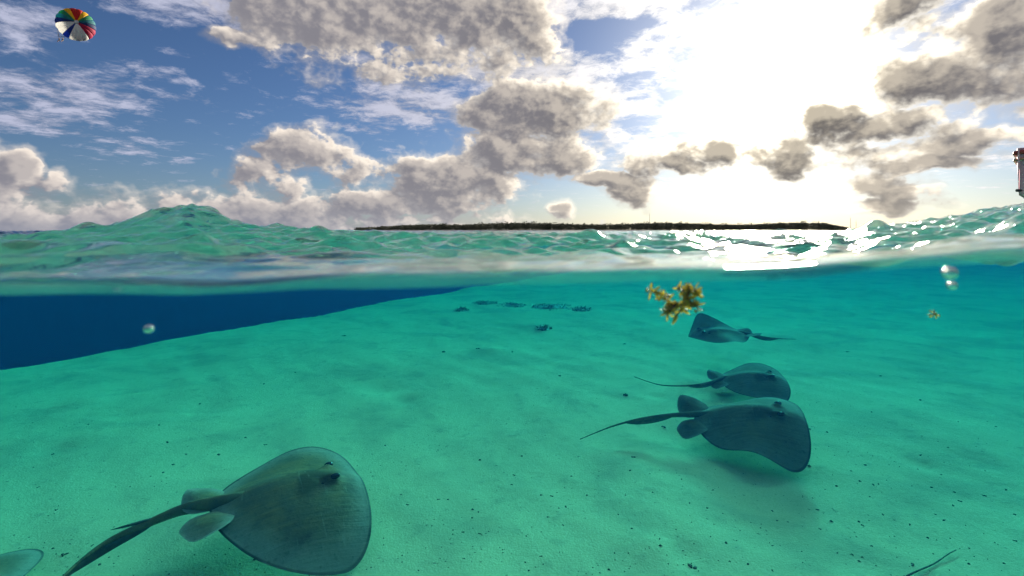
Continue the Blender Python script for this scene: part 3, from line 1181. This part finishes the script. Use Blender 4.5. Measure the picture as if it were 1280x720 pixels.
def weed(label, branches, name='sargassum_weed', seed=1, nleaf=9, scale=1.0, group=None):
    rr = random.Random(seed)
    o0 = branches[0][0]
    root = empty(name, o0)
    tag(root, label, 'seaweed', group)
    stem, leaf, ball = MB(), MB(), MB()
    for br in branches:
        pts = catmull([tuple(p - o0) for p in br], 6)
        stem.add(*tube(pts, [.0016 * scale * (1.2 - i / len(pts)) for i in range(len(pts))], 6))
        for i in range(len(br) * nleaf):
            p = pts[rr.randrange(len(pts))]
            d = Vector((rr.gauss(0, 1), rr.gauss(0, 1), rr.gauss(-.1, .9)))
            leaf_blade(leaf, p, d, rr.uniform(.006, .013) * scale, rr.uniform(.0008, .0018) * scale, rr)
        for i in range(len(br)):
            p = pts[rr.randrange(len(pts))] + Vector((rr.gauss(0, .003), rr.gauss(0, .003), rr.gauss(0, .003))) * scale
            bm = bmesh.new()
            bmesh.ops.create_icosphere(bm, subdivisions=1, radius=.0022 * scale)
            ball.add([p + q_.co for q_ in bm.verts], [tuple(k.index for k in q_.verts) for q_ in bm.faces])
            bm.free()
    stem.build('stem', weed_stem, root)
    tag(leaf.build('leaves', weed_leaf, root), kind='stuff')
    tag(ball.build('bladders', weed_ball, root), kind='stuff')
    return root


def wp(px, py, Y):
    return at(px, py, Y=Y)


YW = 0.62
weed('yellow brown tuft of floating weed hanging just under the surface',
     [[wp(862, 363, YW), wp(858, 372, YW), wp(852, 384, YW + .01), wp(846, 396, YW)],
      [wp(858, 372, YW), wp(866, 380, YW - .01), wp(872, 384, YW - .02)],
      [wp(852, 380, YW + .01), wp(842, 382, YW), wp(836, 376, YW), wp(826, 367, YW + .01), wp(812, 363, YW + .02)],
      [wp(846, 380, YW), wp(838, 388, YW - .01), wp(834, 390, YW)],
      [wp(868, 362, YW), wp(872, 370, YW + .01)],
      [wp(862, 363, YW), wp(855, 361, YW + .01), wp(848, 361, YW + .02)]], nleaf=15)
weed('tiny brown weed scrap drifting alone in open water',
     [[wp(1170, 391, .8), wp(1166, 395, .8)], [wp(1168, 393, .8), wp(1172, 394, .81)]], name='weed_scrap', seed=5, nleaf=3, scale=.8)

scrap_mat = principled('weed_debris', (0.13, 0.13, 0.085), 0.85, 0.35, 40.0)
seagrass_mat = principled('seagrass', (0.25, 0.26, 0.15), 0.7, 0.3, 8.0)


def scrap_mesh(seed):
    rr = random.Random(seed)
    mb = MB()
    for _ in range(4):
        c = Vector((rr.gauss(0, .35), rr.gauss(0, .3), .05))
        bm = bmesh.new()
        bmesh.ops.create_icosphere(bm, subdivisions=1, radius=1)
        sx, sy, sz = rr.uniform(.3, .8), rr.uniform(.2, .5), rr.uniform(.10, .3)
        a = rr.uniform(0, 3.14)
        vv = []
        for q_ in bm.verts:
            k = rr.uniform(.7, 1.25)
            x, y, z = q_.co.x * sx * k, q_.co.y * sy * k, q_.co.z * sz * k
            vv.append(c + Vector((x * math.cos(a) - y * math.sin(a), x * math.sin(a) + y * math.cos(a), z)))
        mb.add(vv, [tuple(k.index for k in q_.verts) for q_ in bm.faces])
        bm.free()
    me = mesh('scrap', mb.v, mb.f)
    me.materials.append(scrap_mat)
    return me


SCRAPS = [scrap_mesh(s_) for s_ in range(6)]


def bedz(x, y):
    return float(bed_height(np.array([x]), np.array([y]))[0])


def on_bed(px, py):
    z = BED
    for _ in range(5):
        p = at(px, py, z=z)
        z = bedz(p.x, p.y)
    return at(px, py, z=z)


spots = []
for x, y in ((360, 183), (343, 200), (247, 147), (275, 147), (290, 235), (318, 240), (320, 315), (541, 135), (571, 138), (671, 135),
             (590, 172), (612, 168), (602, 221), (559, 197), (540, 310), (505, 350), (860, 127), (795, 65), (803, 28), (457, 105),
             (463, 78), (486, 23), (140, 133), (160, 162), (1030, 120), (1015, 172), (965, 158), (1215, 208), (1245, 212), (1200, 180),
             (1203, 280), (1080, 325), (365, 245), (800, 230), (760, 190)):
    spots.append((440 + x / 2.286, 560 + y / 2.286, 2.0))
spots.append((440 + 975 / 2.286, 560 + 340 / 2.286, 6.0))
for x, y in ((55, 100), (338, 188), (413, 207), (205, 215), (395, 275), (100, 347), (470, 375), (348, 433), (618, 432), (718, 506),
             (765, 375), (810, 408), (865, 325), (870, 250), (900, 300), (740, 222), (797, 152), (1037, 270), (1155, 235), (1210, 375),
             (1210, 523), (1148, 650), (950, 563), (293, 600), (115, 455), (405, 553), (678, 40), (367, 97), (290, 130)):
    spots.append((1000 + x / 4.5, 560 + y / 4.5, 2.2))
spots.append((1000 + 630 / 4.5, 560 + 655 / 4.5, 3.4))
for x, y, s_ in ((75, 133, 2.5), (110, 483, 5), (472, 92, 2.6), (490, 170, 2.2), (455, 197, 3.2), (648, 135, 3), (812, 101, 2.4), (83, 327, 2.4), (22, 248, 2)):
    spots.append((40 + x / 2.783, 520 + y / 2.783, s_))
spots += [(782, 494, 5), (1013, 537, 3.4), (829, 534, 3.4), (792, 571, 3.2), (1012, 583, 3.2), (430, 420, 2.4), (555, 440, 3.2), (640, 440, 2.4),
          (597, 436, 2.6), (780, 430, 2.4), (700, 470, 2.2), (330, 480, 2), (250, 505, 2), (1100, 470, 2.4), (1150, 500, 2.2), (1060, 440, 2)]
GRP = 'dark fragments on the sand'
BIG = {(867, 709): 'largest dark pebble, lying alone on pale sand in front of the paired rays',
       (1140, 706): 'dark pebble lying beside the thin twig',
       (782, 494): 'dark pebble lying between the tails of the paired rays',
       (80, 694): 'large dark pebble beside the tail of the big olive ray'}
for i, (px, py, r_) in enumerate(spots):
    p = on_bed(px, py)
    me = SCRAPS[i % len(SCRAPS)]
    o = link('fragment', me, None, None, smooth=False)  # dark scrap of weed debris, not identified as stone
    sz = r_ * .9 / FPX * p.y
    o.location = (p.x, p.y, p.z + sz * .10)
    o.scale = (sz, sz, sz)
    o.rotation_euler = (0, 0, random.uniform(0, 6.28))
    tag(o, BIG.get((round(px), round(py)), 'small dark pebble lying on pale sand'), 'fragment', GRP)

# grit and crumbs too many to count
mb = MB()
rr = random.Random(21)
for _ in range(2200):
    py = HOR + 70 + 370 * rr.random() ** .75
    px = rr.uniform(-80, 1360)
    cl = mnoise.noise(Vector((px * .006, py * .015, 3.0)))
    if rr.random() > .45 + cl * 1.3:
        continue
    p = at(px, py, z=BED)
    s_ = (p.x - EDGE_A.x) * EN.x + (p.y - EDGE_A.y) * EN.y
    if s_ > -.1 or p.y > 14:
        continue
    z = bedz(p.x, p.y)
    k = rr.uniform(.0018, .006) * (1 + (rr.random() < .06) * 1.2)
    a = rr.uniform(0, 3.14)
    c, sn = math.cos(a) * k, math.sin(a) * k
    q_ = rr.uniform(.35, .9)
    mb.add([(p.x + c, p.y + sn, z), (p.x - sn * q_, p.y + c * q_, z + k * .2), (p.x - c, p.y - sn, z), (p.x + sn * q_, p.y - c * q_, z), (p.x, p.y, z + k * .7)],
           [(0, 1, 4), (1, 2, 4), (2, 3, 4), (3, 0, 4)])
tag(mb.build('sand_grit', scrap_mat, None, smooth=False), 'dark grit and weed crumbs strewn over the sand', 'grit', kind='stuff')

# patches of sea grass far out on the shelf
def seagrass(px, py, rpx, label, seed):
    rr = random.Random(seed)
    p = on_bed(px, py)
    rad = rpx / FPX * p.y
    r = empty('seagrass_clump', p)
    tag(r, label, 'seagrass', 'dark clumps far out on the sand')
    mb = MB()
    for i in range(int(50 + rad * 240)):
        a, q_ = rr.uniform(0, 6.283), rr.random() ** .6
        b = Vector((math.cos(a) * rad * q_ * 1.5, math.sin(a) * rad * q_ * 1.6, -.01))
        h = rr.uniform(.04, .13) * (1.1 - q_ * .7)
        d = Vector((rr.gauss(0, .5), rr.gauss(0, .5), 1)).normalized()
        s_ = Vector((math.cos(a * 7), math.sin(a * 7), 0)) * .012
        t_ = b + d * h + Vector((rr.gauss(0, .04), rr.gauss(0, .04), 0))
        mm = b + d * h * .5
        mb.add([b - s_, b + s_, mm + s_, mm - s_, t_], [(0, 1, 2, 3), (3, 2, 4)])
    tag(mb.build('blades', seagrass_mat, r), kind='stuff')
    v, f = [], []
    for i in range(5):
        for k in range(14):
            a = 6.283 * k / 14
            q_ = (i + .5) / 5
            v.append((math.cos(a) * rad * q_ * rr.uniform(.8, 1.9), math.sin(a) * rad * q_ * rr.uniform(1., 2.2), .035 * (1 - q_ ** 2) * rr.uniform(.6, 1.2) - .01))
    for i in range(4):
        for k in range(14):
            f.append((i * 14 + k, i * 14 + (k + 1) % 14, (i + 1) * 14 + (k + 1) % 14, (i + 1) * 14 + k))
    f.append(tuple(range(14)))
    link('root_mat', mesh('root_mat', v, f), seagrass_mat, r)


for i, (px, py, rp, lb) in enumerate([
        (690, 384, 20, 'broadest dark seagrass clump far out on the sand'),
        (727, 387, 9, 'small seagrass clump beside the broadest one, toward the floating weed'),
        (577, 388, 7, 'lone small dark clump beside the edge of the deep blue drop'),
        (679, 411, 7, 'round dark clump standing alone on the sand in front of the broadest clump'),
        (640, 382, 13, 'low seagrass patch between the broadest clump and the blue drop'),
        (606, 379, 11, 'faint low seagrass patch next to the edge of the blue drop')]):
    seagrass(px, py, rp, lb, i + 3)

# a stick lying on the sand
a, b = on_bed(1134, 724), on_bed(1196, 691)
n = 9
pts = [a.lerp(b, i / (n - 1)) + Vector((0, 0, .012 + .002 * math.sin(i * 1.1))) + Vector((.002 * math.sin(i * .7), .003 * math.cos(i * .8), 0)) for i in range(n)]
root = empty('twig', a)
tag(root, 'thin dark straight twig lying on the sand', 'twig')
MB().add(*tube([p - a for p in pts], [.0042 - .0024 * i / n for i in range(n)], 7)).build('stem', scrap_mat, root)

# bubbles by the port
bm_mat, q = new_mat('bubble_film')
gl = q.node('ShaderNodeBsdfGlass')
gl.inputs['IOR'].default_value = 0.80
gl.inputs['Roughness'].default_value = 0.02
o = q.node('ShaderNodeOutputMaterial')
q.t.links.new(gl.outputs[0], o.inputs[0])


def bubble(px, py, Y, rpx, label):
    me = bpy.data.meshes.new('air_bubble')
    bm = bmesh.new()
    bmesh.ops.create_uvsphere(bm, u_segments=24, v_segments=16, radius=rpx / FPX * Y)
    for vv in bm.verts:
        vv.co.z *= .9
    bm.to_mesh(me)
    bm.free()
    o = link('air_bubble', me, bm_mat)
    o.location = at(px, py, Y=Y)
    tag(o, label, 'bubble', 'air bubbles')


bubble(186, 411, .42, 6.0, 'round pale air bubble against the deep blue drop')
bubble(1187, 341, .40, 9.0, 'bright air bubble at the waterline under the right hand swell')
bubble(1190, 357, .42, 6.0, 'faint air bubble just below the bright one at the waterline')
